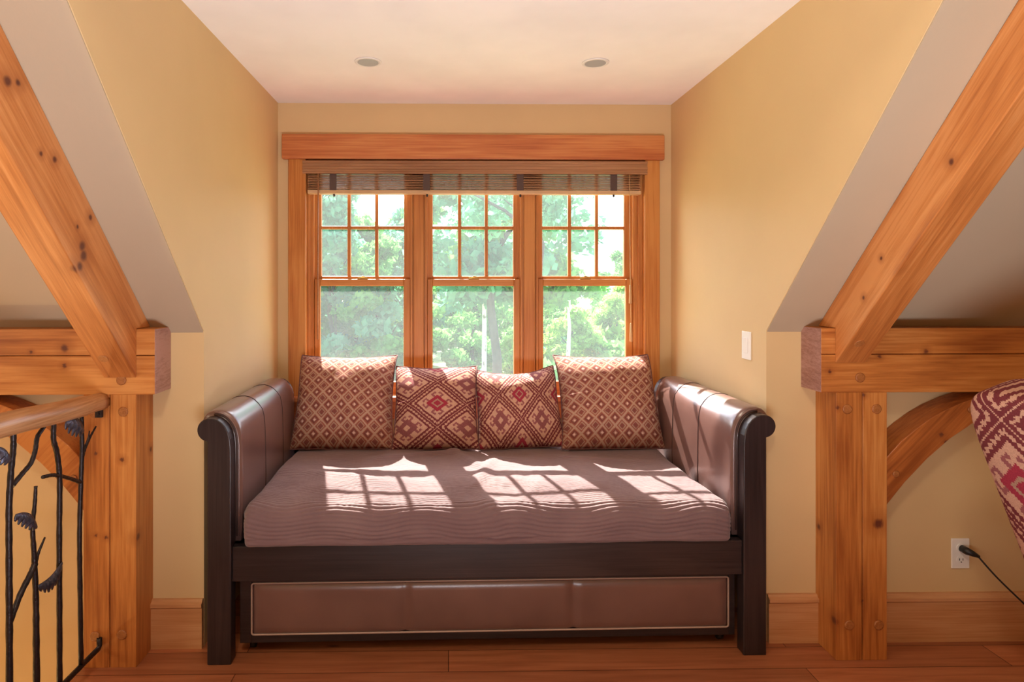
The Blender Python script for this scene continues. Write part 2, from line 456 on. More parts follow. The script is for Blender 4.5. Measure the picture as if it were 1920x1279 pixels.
# ---- three double-hung windows
def window(i, x0, x1, gx0, gx1, label):
    w = empty('window_%d' % i, ((x0 + x1) / 2, 3.6, .80)); struct(w, label, 'window')
    # frame: side jambs of the unit and their liners
    b = MB()
    for s, xa in ((1, x0), (-1, x1)):
        a, c = sorted((xa - s * .012, xa + s * .000)); b.box(a, c, 3.575, 3.69, .80, 2.105)
        a, c = sorted((xa - s * .012, xa + s * .008)); b.box(a, c, 3.617, 3.621, .80, 2.105)
    b.build('frame', 'sash_wood', w)
    b = MB().box(x0, x1, 3.585, 3.70, .795, .812); b.build('sill', 'sash_wood_flat', w)
    def sash(nm, y0, y1, z0, z1, gz0, gz1, ins, grid):
        b = MB()
        b.box(x0 + ins, gx0, y0, y1, z0, z1); b.box(gx1, x1 - ins, y0, y1, z0, z1)
        s_ = b.build(nm, 'sash_wood', w, bevel=.004)
        b = MB().box(gx0, gx1, y0, y1, z0, gz0); b.box(gx0, gx1, y0, y1, gz1, z1)
        b.build('rail', 'sash_wood_flat', s_, bevel=.004)
        MB().box(gx0, gx1, (y0 + y1) / 2 - .002, (y0 + y1) / 2 + .002, gz0, gz1).build('glass', 'window_glass', s_)
        if grid:
            wv = (gx1 - gx0) / 3; b = MB()
            for k in (1, 2):
                xc = gx0 + wv * k
                b.box(xc - .0095, xc + .0095, y0 + .002, y1 - .002, gz0, gz1)
            for k in range(3):
                b.box(gx0 + wv * k + (.0095 if k else 0), gx0 + wv * (k + 1) - (.0095 if k < 2 else 0), y0 + .002, y1 - .002, 1.741, 1.759)
            b.build('muntins', 'sash_wood', s_, bevel=.003)
        return s_
    sl_ = sash('sash_lower', 3.585, 3.615, .812, 1.452, .865, 1.413, .001, False)
    sash('sash_upper', 3.622, 3.652, 1.432, 2.105, 1.470, 2.05, -.006, True)
    xc = (x0 + x1) / 2
    b = MB().box(xc - .03, xc + .03, 3.588, 3.612, 1.452, 1.457); b.tube([(xc - .028, 3.598, 1.461), (xc, 3.594, 1.467), (xc + .028, 3.598, 1.463)], .004, 8)
    b.build('sash_lock', 'brass', sl_)
window(1, -.767, -.217, -.733, -.257, 'left double-hung window with six panes above one')
window(2, -.122, .412, -.091, .375, 'middle double-hung window with six panes above one')
window(3, .514, 1.061, .545, 1.021, 'right double-hung window with six panes above one')
def post_between(i, x0, x1):
    b = MB().box(x0 + .012, x1 - .012, 3.585, 3.70, .795, 2.105)
    b.box(x0 + .020, x1 - .020, 3.570, 3.586, .795, 2.105)
    trim(i, b, 'sash_wood', .003)
post_between(9, -.217, -.122); post_between(10, .412, .514)
b = MB().box(-.80, -.779, 3.575, 3.70, .795, 2.105); b.box(-.80, -.785, 3.560, 3.576, .795, 2.105)
trim(11, b, 'sash_wood', .002)
b = MB().box(1.073, 1.11, 3.575, 3.70, .795, 2.105); b.box(1.085, 1.11, 3.560, 3.576, .795, 2.105)
trim(12, b, 'sash_wood', .002)

# ================================================================== BLIND
bl = tag(empty('wooden_blind', (.155, 3.54, 1.93)), 'raised brown wooden slat blind stacked across the top of the windows', 'blind')
MB().prism([(3.522, 2.042), (3.506, 2.042), (3.506, 2.052), (3.510, 2.055), (3.510, 2.066), (3.506, 2.069), (3.506, 2.082), (3.510, 2.085), (3.510, 2.098), (3.506, 2.102), (3.506, 2.114), (3.522, 2.114)], 'x', -.815, 1.122).build('valance', 'blind_wood', bl)
MB().box(-.79, 1.10, 3.526, 3.575, 2.045, 2.10).build('headrail', 'blind_wood', bl)
for k in range(9):
    z = 1.957 + k * .0095; d = random.uniform(-.002, .002)
    MB().box(-.788 + d, 1.088 + d, 3.522 + random.uniform(0, .007), 3.572, z, z + .0042).build('slat', 'blind_wood', bl)
MB().box(-.79, 1.09, 3.518, 3.572, 1.931, 1.953).build('bottom_rail', 'blind_wood_glare', bl, bevel=.004)
for x in (-.647, -.123, .404, .934):
    tp = MB().box(x - .019, x + .019, 3.5185, 3.5205, 1.945, 2.042).build('ladder_tape', 'tape', bl)
    MB().lathe([(.001, 1.915), (.006, 1.918), (.006, 1.929), (.002, 1.932)], (x + .003, 3.535, 0), n=10).build('cord_button', 'black_plastic', bl)
MB().tube([(-.728, 3.512, 2.045), (-.729, 3.511, 1.6), (-.731, 3.512, 1.115)], .0042, 8).build('tilt_wand', 'blind_wood', bl)
for (xo, zb, zt) in ((1.026, 1.315, 1.40), (1.030, 1.10, 1.20)):
    c = MB().tube(spline([(1.022, 3.516, 2.042), (1.023, 3.514, 1.8), (xo, 3.513, zb + .1)], 6), .0018, 6).build('lift_cord', 'cord_tan', bl)
    MB().lathe([(.001, zb + .105), (.005, zb + .1), (.008, zb + .03), (.009, zb), (.001, zb - .003)], (xo, 3.513, 0), n=12).build('tassel', 'cord_tan', c)

# ================================================================== DOWNLIGHTS
for i, (x, y, which) in enumerate(((-.369, 2.878, 'left'), (.677, 2.872, 'right'))):
    d = tag(empty('recessed_light', (x, y, ZC)), 'unlit round downlight with white trim in the ceiling, the %s of two' % which, 'light', 'ceiling downlights')
    MB().lathe([(.048, ZC - .001), (.050, ZC - .006), (.060, ZC - .005), (.062, ZC - .0005)], (x, y, 0)).build('trim_ring', 'white_metal', d)
    b = MB().lathe([(.0478, ZC - .0055), (.045, ZC - .003), (.040, ZC - .0015)], (x, y, 0)); b.build('reflector', 'grey_reflector', d)

# ================================================================== SWITCH AND OUTLET
s = tag(empty('light_switch', (R, 2.634, 1.163)), 'white rocker light switch on the alcove wall right of the daybed', 'switch')
MB().box(R - .006, R, 2.596, 2.672, 1.104, 1.222).build('cover_plate', 'white_plastic', s, bevel=.002)
MB().prism([(R - .006, 1.130), (R - .008, 1.130), (R - .013, 1.196), (R - .006, 1.196)], 'y', 2.617, 2.651).build('rocker', 'white_plastic', s, bevel=.001)
OX, OZ = 2.048, .345
o = tag(empty('wall_outlet', (OX, DK, OZ)), 'white electrical outlet on the knee wall above the right baseboard', 'outlet')
MB().box(OX - .036, OX + .036, DK - .006, DK, OZ - .060, OZ + .060).build('cover_plate', 'white_plastic', o, bevel=.002)
for dz in (.024, -.024):
    f = MB().lathe([(.017, DK - .0085), (.0165, DK - .006)], (OX, 0, OZ + dz), 'y', 24).build('receptacle', 'white_plastic', o)
    b = MB().box(OX - .008, OX - .0055, DK - .0092, DK - .0084, OZ + dz - .003, OZ + dz + .006); b.box(OX + .0055, OX + .008, DK - .0092, DK - .0084, OZ + dz - .003, OZ + dz + .006)
    b.lathe([(.0025, DK - .0092), (.0025, DK - .0084)], (OX, 0, OZ + dz - .009), 'y', 10); b.build('slots', 'slot_dark', f)
c = tag(empty('power_cord', (OX + .015, DK - .02, OZ + .02)), 'black power cord plugged into the white outlet, hanging off to the right', 'cord')
MB().tube([(OX + .002, DK - .009, OZ + .022), (OX + .004, DK - .03, OZ + .020), (OX + .016, DK - .042, OZ + .016), (OX + .04, DK - .046, OZ + .004)], [.014, .015, .012, .006], 12).build('plug', 'black_plastic', c)
MB().tube(spline([(OX + .036, DK - .045, OZ + .006), (2.13, 2.40, .285), (2.19, 2.37, .215), (2.26, 2.34, .14), (2.33, 2.30, .065), (2.42, 2.24, .012), (2.60, 2.1, .0045), (2.75, 1.9, .0045), (2.65, 1.75, .0045)], 8), .0035, 8).build('cable', 'black_plastic', c)

# ================================================================== TIMBER FRAME
def peg(x, z, par, y=PF, r=.018):
    MB().lathe([(r, y + .001), (r, y - .003), (r - .003, y - .005)], (x, 0, z), 'y', 20).build('peg', 'peg_wood', par)
def timber_post(x0, x1, crack, label, pegs):
    p = tag(empty('timber_post', ((x0 + x1) / 2, DK, 0)), label, 'post')
    c = crack
    b = MB().prism([(x0, PF), (c - .0022, PF), (c, PF + .016), (c + .0022, PF), (x1, PF), (x1, DK - .0005), (x0, DK - .0005)], 'z', 0, 1.0125)
    b.build('shaft', 'timber_post_wood', p, bevel=.0012, seg=1)
    for (x, z) in pegs: peg(x, z, p)
    return p
timber_post(-1.352, -1.158, -1.255, 'honey-coloured timber post beside the iron railing', [(-1.205, .949), (-1.310, .944), (-1.210, .123), (-1.309, .118)])
timber_post(1.465, 1.659, 1.565, 'honey-coloured timber post between the daybed and the outlet', [(1.506, .95), (1.618, .95), (1.514, .134), (1.626, .133)])
def timber_beam(x0, x1, endx, label, pegs):
    p = tag(empty('timber_beam', ((x0 + x1) / 2, DK, 1.0125)), label, 'beam')
    s = 1 if endx == x1 else -1
    MB().prism([(PF, 1.0125), (PF, 1.155), (PF + .014, 1.157), (PF, 1.159), (PF, 1.2555), (DK - .0005, 1.2555), (DK - .0005, 1.0125)], 'x', min(x0, x1), max(x0, x1)).build('timber', 'timber_beam_wood', p, bevel=.0015, seg=1)
    MB().box(*sorted((endx, endx + s * .0015)), PF + .001, DK - .0015, 1.0135, 1.2545).build('end_grain_face', 'end_grain', p)
    for (x, z) in pegs: peg(x, z, p)
timber_beam(-3.0, -1.090, -1.090, 'horizontal timber beam resting on the post by the railing', [(-1.212, 1.066)])
timber_beam(1.408, 3.6, 1.408, 'horizontal timber beam over the outlet and the post right of the daybed', [(1.555, 1.069)])
def rafter(x0, x1, th, label, pegx):
    p = tag(empty('timber_rafter', ((x0 + x1) / 2, PF, 1.2)), label, 'rafter')
    e = .0008
    def zu(y): return zs(y) - th
    yt = YT + .05
    yb = DK - (1.2565 - ZK) / SL - .001
    MB().prism([(PF - .0006, zu(PF)), (PF - .0006, 1.2565), (yb, 1.2565), (yt, zs(yt) - e), (yt, zu(yt))], 'x', x0, x1).build('timber', 'timber_rafter_wood', p, bevel=.003, seg=2)
    # peg on the underside
    yy = PF - .08; n = Vector((0, -SL, -1)).normalized(); c = Vector((pegx, yy, zu(yy)))
    MB().tube([c - n * .004, c + n * .004], .017, 18).build('peg', 'peg_wood', p)
rafter(-1.276, -1.156, .295, 'sloping timber rafter above the iron railing', -1.235)
rafter(1.460, 1.576, .245, 'sloping timber rafter above the right timber post', 1.50)
def knee_brace(mir, label):
    up = [(1.659, .757), (1.668, .765), (1.72, .822), (1.781, .872), (1.835, .910), (1.89, .941), (1.96, .971), (2.03, .994), (2.098, 1.0122)]
    lo = [(2.098 + .06, 1.0122), (2.03, .915), (1.976, .876), (1.91, .833), (1.824, .759), (1.736, .668), (1.67, .587), (1.659, .570)]
    f = (lambda x: .307 - x - .002) if mir else (lambda x: x + .001)
    p = tag(empty('timber_knee_brace', (f(1.66), DK, .57)), label, 'brace')
    MB().prism([(f(x), z) for x, z in up + lo], 'y', PF + .012, DK - .001).build('timber', 'timber_brace_wood', p, bevel=.002, seg=1)
    for (x, z) in ((1.70, .70), (1.99, .945)): peg(f(x), z, p, PF + .012, .013)
knee_brace(True, 'curved timber brace under the beam behind the iron railing')
knee_brace(False, 'curved timber brace under the beam left of the patterned chair')

# ================================================================== RAILING
RX = -1.29
rl = tag(empty('stair_railing', (RX, 2.3, 0)), 'black iron branch railing with a wooden handrail along the stairwell', 'railing')
MB().tube(spline([(-1.285, 2.345, .988), (-1.288, 2.1, .998), (-1.292, 1.8, 1.014), (-1.298, 1.3, 1.018), (-1.30, .6, 1.022), (-1.30, -.2, 1.02), (-1.30, -.85, 1.02)], 6), [.031] * 3 + [.035] * 34, 18, flat=1.05).build('handrail', 'rail_wood', rl)
MB().tube([(RX, 2.334, .115), (RX, 2.334, .086), (RX, 2.326, .078), (RX, 2.25, .08), (RX, 1.8, .084), (RX, -.85, .085)], .0095, 10).build('bottom_rail', 'wrought_iron', rl)
b = MB().box(RX - .012, RX + .012, 2.326, PF - .0005, .93, .975); b.lathe([(.004, 2.322), (.004, 2.327)], (RX, 0, .945), 'y', 10); b.lathe([(.004, 2.322), (.004, 2.327)], (RX, 0, .962), 'y', 10)
b.build('rail_bracket', 'wrought_iron', rl, bevel=.001)
def rod(name, pts, r0, r1, dx=0):
    q = spline([(RX + dx, y, z) for y, z in pts], 6); n = len(q)
    rr = [(r0 + (r1 - r0) * i / (n - 1)) * (1 + .07 * math.sin(i * 2.3)) for i in range(n)]
    return MB().tube(q, rr, 10).build(name, 'wrought_iron', rl)
rod('baluster', [(2.219, .084), (2.213, .363), (2.21, .551), (2.219, .734), (2.225, .845), (2.222, .972)], .0085, .0075)
rod('baluster', [(2.098, .084), (2.097, .35), (2.096, .596), (2.098, .772), (2.084, .864), (2.066, .915), (2.068, .975)], .009, .008)
rod('baluster', [(1.983, .084), (1.980, .30), (1.978, .443), (1.97, .58), (1.963, .665), (1.973, .736), (1.978, .79)], .0105, .005)
rod('baluster', [(1.861, .084), (1.860, .40), (1.859, .612), (1.859, .768), (1.868, .875), (1.877, .936), (1.877, .99)], .0095, .008)
rod('branch', [(1.872, .825), (1.916, .848), (1.955, .869), (1.975, .902), (1.985, .941), (2.011, .962), (2.038, .985)], .0075, .0065)
rod('branch', [(1.862, .425), (1.907, .486), (1.955, .528), (1.975, .55)], .0085, .0095)
rod('branch', [(1.975, .545), (1.99, .575), (2.022, .612)], .0065, .003)
rod('branch', [(2.011, .808), (2.05, .802), (2.087, .79), (2.151, .761), (2.219, .725)], .006, .0065)
rod('branch', [(2.222, .805), (2.236, .832), (2.255, .852), (2.278, .874), (2.312, .901)], .0075, .003)
rod('branch', [(2.248, .848), (2.262, .868), (2.271, .895)], .005, .002)
for y in (1.745, 1.62, 1.50, 1.375, 1.25, 1.12, .99, .86, .73, .6, .47, .34, .2, .06, -.1, -.25, -.4, -.55, -.7, -.84):
    a = random.uniform(-.012, .012)
    rod('baluster', [(y, .084), (y + a, .4), (y - a, .7), (y + a, .99)], .009, .008)
def metal_leaf(a, b_, w, bend, teeth=6):
    # feathery hammered leaf from a to b_ (y,z): combed lower edge
    a = Vector((a[0], a[1])); b_ = Vector((b_[0], b_[1])); d = b_ - a; nrm = Vector((-d.y, d.x))
    nrm.normalize(); ln = d.length; d.normalize(); top = []; bot = []
    N = teeth * 4
    for i in range(N + 1):
        t = i / N; mid = a + d * ln * t + nrm * bend * math.sin(PI * t)
        e = math.sin(PI * min(1, t * .92 + .06)) ** .6
        top.append(mid + nrm * w * .42 * e)
        tooth = 1.0 if i % 4 in (1, 2) else .58
        bot.append(mid - nrm * w * e * tooth)
    n = len(top); b = MB()
    cup = [.010 * math.sin(PI * i / N) for i in range(N + 1)]
    vs = []
    for th in (-.0015, .0015):
        for i in range(n):
            for p, k in ((top[i], 0), ((top[i] + bot[i]) / 2, 1), (bot[i], 0)):
                vs.append((RX + .012 + th + cup[i] * k, p.x, p.y))
    fs = []
    for s_ in (0, 1):
        o = s_ * n * 3
        for i in range(n - 1):
            for k in (0, 1):
                fs.append((o + i * 3 + k, o + i * 3 + 3 + k, o + i * 3 + 4 + k, o + i * 3 + 1 + k))
    o = n * 3
    for i in range(n - 1):
        fs.append((i * 3, i * 3 + 3, o + i * 3 + 3, o + i * 3)); fs.append((i * 3 + 2, i * 3 + 5, o + i * 3 + 5, o + i * 3 + 2))
    fs.append((0, 1, o + 1, o)); fs.append((1, 2, o + 2, o + 1))
    e = (n - 1) * 3
    fs.append((e, e + 1, o + e + 1, o + e)); fs.append((e + 1, e + 2, o + e + 2, o + e + 1))
    b.add(vs, fs, True)
    b.build('metal_leaf', 'hammered_leaf', rl)
metal_leaf((1.868, .738), (1.965, .665), .030, .012)
metal_leaf((1.972, .478), (2.093, .500), .034, -.020, 7)
metal_leaf((2.112, .962), (2.215, .905), .044, .012, 5)
metal_leaf((1.80, .955), (1.845, .905), .03, .0, 4)
# ================================================================== DAYBED
DB_ROT = .0137
db = tag(empty('daybed', (.159, 2.362, 0), DB_ROT), 'dark wood and brown leather daybed with rolled arms and trundle below the windows', 'daybed')
W = 1.059; DEP = 1.02
def arc(cx, cz, r, a0, a1, n): return [(cx + r * math.cos(math.radians(a0 + (a1 - a0) * i / n)), cz + r * math.sin(math.radians(a0 + (a1 - a0) * i / n))) for i in range(n + 1)]
prof = [(0, 0), (0, .828)] + arc(.006, .877, .043, 262, 90, 16) + [(.022, .920), (.038, .915), (.054, .904), (.068, .888), (.078, .868), (.085, .842), (.088, .81), (.0885, .77), (.0885, 0)]
lprof = [(.016, .44), (.016, .832)] + arc(.010, .884, .056, 250, 90, 16) + [(.030, .941), (.050, .936), (.070, .925), (.087, .908), (.099, .886), (.106, .86), (.110, .825), (.1115, .78), (.1135, .70), (.1145, .60), (.112, .50), (.108, .44)]
pipe = [(.0885, .46), (.0885, .77), (.088, .81), (.085, .842), (.078, .868), (.068, .888), (.054, .904), (.038, .915), (.022, .920), (.006, .920)]
for s in (-1, 1):
    fx = (lambda u: -W + u) if s < 0 else (lambda u: W - u)
    for (ya, yb, nm) in ((0, .055, 'post'), (DEP - .05, DEP, 'post')):
        MB().prism([(fx(u), z) for u, z in prof], 'y', ya, yb).build(nm, 'espresso_wood_up', db, bevel=.004, seg=3, local=True)
    # padded leather arm with rounded ends
    b = MB(); rows = []
    ys = [(.058, .90), (.064, .955), (.075, .985), (.09, 1.0)] + [(.09 + (DEP - .23) * k / 14, 1.0) for k in range(1, 15)] + [(DEP - .125, .985), (DEP - .11, .95), (DEP - .098, .9)]
    n = len(lprof); vs = []
    for (y, k) in ys:
        for (u, z) in lprof:
            cu, cz = .055, .70
            puff = 0
            if .09 < u: puff = .004 * math.sin(PI * (y - .05) / .9)
            uu = cu + (u - cu) * (k if u < .09 else (1 - (1 - k) * .45)) + puff
            zz = cz + (z - cz) * (1 - (1 - k) * .22) if z > .7 else z
            vs.append((fx(uu), y, zz))
    fs = []
    for i in range(len(ys) - 1):
        for j in range(n):
            fs.append((i * n + j, i * n + (j + 1) % n, (i + 1) * n + (j + 1) % n, (i + 1) * n + j))
    fs.append(tuple(range(n))); fs.append(tuple((len(ys) - 1) * n + j for j in range(n)))
    b.add(vs, fs, True)
    arm = b.build('arm', 'brown_leather', db, local=True)
    for off, y in ((.011, .059), (.003, .0595)):
        pts = []
        for i, (u, z) in enumerate(pipe):
            q = Vector((u, z)); t = Vector(pipe[min(i + 1, len(pipe) - 1)]) - Vector(pipe[max(i - 1, 0)]); nn = Vector((t.y, -t.x)).normalized()
            q = q + nn * off; pts.append((fx(q.x), y, q.y))
        MB().tube(spline(pts, 3), .0042, 8).build('piping', 'brown_leather' if off > .005 else 'seam_dark', arm, local=True)
    for y in (.36, .66):
        pts = [(fx(u + .0012), y, z) for (u, z) in lprof[2:] if z > .46]
        pts = [(fx(u + .0006 + (.004 * math.sin(PI * (y - .05) / .9) if u > .09 else 0)), y, z + (.0008 if u < .09 else 0)) for (u, z) in lprof[10:-1]]
        MB().tube(pts, .0016, 6).build('seam', 'seam_dark', arm, local=True)
    # lower side panel
    x0, x1 = sorted((fx(.02), fx(.075)))
    MB().box(x0, x1, .055, DEP - .05, .30, .44).build('side_rail', 'espresso_wood', db, local=True)
xi = W - .0885
MB().box(-xi, xi, .012, .045, .305, .437).build('front_rail', 'espresso_wood', db, bevel=.003, local=True)
MB().box(-xi, xi, DEP - .045, DEP - .01, .305, .60).build('back_rail', 'espresso_wood', db, bevel=.003, local=True)
MB().box(-xi, xi, .046, DEP - .046, .40, .418).build('platform', 'espresso_wood', db, local=True)
# trundle
td = bpy.data.objects.new('trundle', None); COL.objects.link(td); td.parent = db
TX0, TX1, TZ0, TZ1 = -.955, .962, .050, .298
px0, px1, pz0, pz1 = -.912, .938, .080, .280
b = MB().box(TX0, px0, .055, .085, TZ0, TZ1); b.box(px1, TX1, .055, .085, TZ0, TZ1); b.box(px0, px1, .055, .085, TZ0, pz0); b.box(px0, px1, .055, .085, pz1, TZ1)
b.build('trundle_front', 'espresso_wood', td, bevel=.002, local=True)
b = MB().box(TX0, TX0 + .02, .085, .93, TZ0, .24); b.box(TX1 - .02, TX1, .085, .93, TZ0, .24); b.box(TX0, TX1, .91, .93, TZ0, .24); b.box(TX0 + .02, TX1 - .02, .085, .91, .10, .115)
b.build('trundle_box', 'espresso_wood', td, local=True)
# leather inset panel, softly puffed, with two stitched seams
nx, nz = 120, 24; U_, V_ = np.meshgrid(np.linspace(0, 1, nx), np.linspace(0, 1, nz), indexing='ij')
X_ = px0 + .004 + U_ * (px1 - px0 - .008); Z_ = pz0 + .004 + V_ * (pz1 - pz0 - .008)
sx = [-.325, .325]
puff = .010 * np.clip(np.minimum(np.minimum(U_, 1 - U_) * 60, np.minimum(V_, 1 - V_) * 9), 0, 1) ** .6
for q in sx: puff = puff - .0075 * np.exp(-((X_ - q) / .011) ** 2)
Y_ = .064 - puff
me = grid_mesh('leather_panel', np.stack([X_, Y_, Z_], -1)); lp = new_obj('leather_panel', me, 'brown_leather', td)
md = lp.modifiers.new('thickness', 'SOLIDIFY'); md.thickness = .006; md.offset = 1
def rrect(x0, x1, z0, z1, r, y):
    pts = []
    for cx, cz, a in ((x1 - r, z1 - r, 0), (x0 + r, z1 - r, 90), (x0 + r, z0 + r, 180), (x1 - r, z0 + r, 270)):
        pts += [(cx + r * math.cos(math.radians(a + k * 30)), y, cz + r * math.sin(math.radians(a + k * 30))) for k in range(4)]
    return pts
MB().tube(rrect(px0 + .002, px1 - .002, pz0 + .002, pz1 - .002, .008, .0545), .0036, 8, closed=True).build('piping', 'piping_light', td, local=True)
for q in sx: MB().tube([(q, .0610, pz0 + .008), (q, .0605, (pz0 + pz1) / 2), (q, .0610, pz1 - .008)], .0034, 6).build('seam', 'seam_dark', td, local=True)
for x in (TX0 + .035, TX1 - .035):
    for y in (.12, .86):
        MB().lathe([(.010, x - .009), (.025, x - .009), (.025, x + .009), (.010, x + .009)], (0, y, .025), 'x', 20).build('caster', 'black_plastic', td, local=True)

# ---- quilted coverlet over the mattress
cov = tag(empty('quilted_coverlet', (.159, 2.362, .44), DB_ROT), 'wrinkled mauve-brown quilted coverlet on the daybed mattress', 'coverlet')
nx, nt = 560, 360
x = np.linspace(-.945, .945, nx)
ZT0 = .145; yb, rad = .965, .060; yfr = -.012
seg = [('top', yb - (yfr + rad)), ('arc', rad * PI / 2), ('front', ZT0 - rad - .012), ('tuck', .05)]
tot = sum(q for _, q in seg); tt = np.linspace(0, tot, nt)
Yp = np.zeros(nt); Zp = np.zeros(nt); Ny = np.zeros(nt); Nz = np.zeros(nt)
for i, q in enumerate(tt):
    a = q
    if a <= seg[0][1]: Yp[i] = yb - a; Zp[i] = ZT0; Nz[i] = 1; continue
    a -= seg[0][1]
    if a <= seg[1][1]:
        th = a / rad; Yp[i] = yfr + rad - rad * math.sin(th); Zp[i] = ZT0 - rad + rad * math.cos(th); Ny[i] = -math.sin(th); Nz[i] = math.cos(th); continue
    a -= seg[1][1]
    if a <= seg[2][1]: Yp[i] = yfr; Zp[i] = ZT0 - rad - a; Ny[i] = -1; continue
    a -= seg[2][1]; Yp[i] = yfr + a; Zp[i] = .012 - .011 * min(1, a / .01); Ny[i] = -.6; Nz[i] = -.4
Xg, Tg = np.meshgrid(x, tt, indexing='ij')
Yg = np.broadcast_to(Yp, Xg.shape).copy(); Zg = np.broadcast_to(Zp, Xg.shape).copy()
ny = np.broadcast_to(Ny, Xg.shape); nz_ = np.broadcast_to(Nz, Xg.shape)
S_ = tt[None, :]; front = np.clip((S_ - (seg[0][1] - .05)) / .12, 0, 1)
# broad sag and folds
big = .016 * fbm(Xg * 2.2 + 5, Tg * 2.6, 2, 3) + .010 * fbm(Xg * 5, Tg * 6, 2, 9)
sag = -.018 * np.exp(-((Xg - .55) / .5) ** 2 - ((Tg - .35) / .35) ** 2)
def ridge(x0, t0, x1, t1, w, h):
    d = np.array([x1 - x0, t1 - t0]); ln = np.hypot(*d); d /= ln
    a = (Xg - x0) * d[0] + (Tg - t0) * d[1]; c = -(Xg - x0) * d[1] + (Tg - t0) * d[0]
    return h * np.exp(-(c / w) ** 2) * np.exp(-(np.clip(np.abs(a - ln / 2) - ln / 2, 0, None) / .06) ** 2)
fold = ridge(-.45, .30, -.12, .22, .03, .016) + ridge(-.12, .22, -.02, .42, .035, .012) + ridge(.05, .38, -.04, .70, .03, .012) \
    + ridge(-.02, .86, .02, 1.05, .035, .010) + ridge(.45, .28, .75, .36, .03, .010) + ridge(-.75, .55, -.5, .62, .03, .006) \
    + ridge(.35, 1.02, .75, 1.0, .03, .006) + ridge(-.6, 1.02, -.25, 1.06, .025, .006)
# quilting: wavy channels running across the bed
wav = .010 * np.sin(Xg * 17 + 2 * fbm(Xg * 2, Tg * 3, 2, 21)) + .014 * fbm(Xg * 5, Tg * 5, 2, 33)
ph = (Tg + wav) / .0165
ch = np.abs(np.sin(PI * ph)) ** .7
amp = (.0020 + .0034 * np.clip((Tg - .45) / .3, 0, 1) * (.5 + vnoise(Xg * 9, Tg * 9, 5)))
cr = .003 * fbm(Xg * 38, Tg * 16, 2, 44) * np.clip((Tg - .3) / .3, .35, 1)
hem = .010 * fbm(Xg * 4.3 + 2, Tg * 1.2, 2, 71) * front + .006 * np.sin(Xg * 11 + 3 * fbm(Xg * 1.5, Tg, 2, 77)) * front
edge = np.clip((.945 - np.abs(Xg)) / .05, 0, 1)
disp = big + sag + fold + hem + ch * amp + cr
disp = disp * np.where(Tg > seg[0][1] + seg[1][1] + seg[2][1] - .02, .35, 1)
Yg = Yg + ny * disp; Zg = Zg + nz_ * disp
# round the two sides down against the arms
drop = (1 - edge) ** 2
Zg = Zg - drop * .055 * np.clip(nz_, 0, 1)
frontm = np.clip((Tg - (seg[0][1] - .02)) / .08, 0, 1)
Xg = Xg - np.sign(Xg) * drop * .02 * frontm
Yg = Yg + drop * .035 * frontm
Zg = np.maximum(Zg, .0015)
P = np.stack([Xg, Yg, Zg], -1)
me = grid_mesh('coverlet_cloth', P[:, ::-1]); cl = new_obj('coverlet_cloth', me, 'quilt_cotton', cov)
# mattress core just under the cloth
MB().box(-.91, .91, .06, .95, 0.0, .06).build('mattress', 'dark_fabric', cov, bevel=.03, seg=4, local=True)
# ================================================================== PATTERNS
TAN, TAN2 = np.array([.56, .33, .235]), np.array([.50, .30, .21])
MAR, RED, PLUM = np.array([.17, .035, .04]), np.array([.33, .035, .06]), np.array([.25, .085, .085])
def kilim(X, Z, ax, az):
    """stepped woven lattice; X,Z metres from the centre of a red diamond; ax,az half diagonals"""
    p = X / ax + Z / az; q = X / ax - Z / az
    i = np.floor((p + 1) / 2); j = np.floor((q + 1) / 2)
    a = p - 2 * i; b = q - 2 * j
    red = ((i + j) % 2 == 0)
    m = np.maximum(np.abs(a), np.abs(b)); c = np.broadcast_to(TAN, X.shape + (3,)).copy()
    sp = np.where(np.abs(a) > np.abs(b), b, a)
    dots = (np.floor(sp * 11) % 2 == 0)
    def put(mask, col): c[mask] = col
    mid = np.where(red[..., None], RED, PLUM)
    put((m > .90) & (m < .985), MAR); put((m > .70) & (m < .79), MAR)
    put(((m > .86) & (m < .90) | (m > .79) & (m < .82)) & dots, MAR)
    # hooks standing on the centre diamond, pointing to the border
    t = np.abs(sp)
    hook = ((m > .36) & (m < .60) & (np.abs(t - .20) < .055)) | ((m > .52) & (m < .60) & (t > .145) & (t < .40)) | ((m > .42) & (m < .60) & (np.abs(t - .38) < .05) & (m > .48))
    c[hook] = (PLUM * 1.15)
    k = m < .38; c[k] = mid[k]
    put((m > .14) & (m < .21) & red, TAN2 * .8); k = (m < .13) & ~red; c[k] = TAN
    return c
def lattice(X, Z, ax, az):
    p = X / ax + Z / az; q = X / ax - Z / az
    i = np.floor((p + 1) / 2); j = np.floor((q + 1) / 2); a = p - 2 * i; b = q - 2 * j
    m = np.maximum(np.abs(a), np.abs(b)); c = np.broadcast_to(np.array([.30, .125, .095]), X.shape + (3,)).copy()
    odd = ((i - j) % 2 == 0)
    line = np.array([.46, .29, .21]); br = np.array([.30, .10, .07]); dk = np.array([.19, .06, .05])
    c[m > .82] = line; c[(m <= .82) & (m > .60)] = br
    c[(m <= .60) & odd] = dk; c[(m <= .36) & odd] = np.array([.36, .17, .13]); c[(m <= .20) & odd] = np.array([.68, .48, .40])
    k = (m <= .60) & ~odd; c[k] = line * .85; c[(m <= .42) & ~odd] = dk * 1.2
    return c

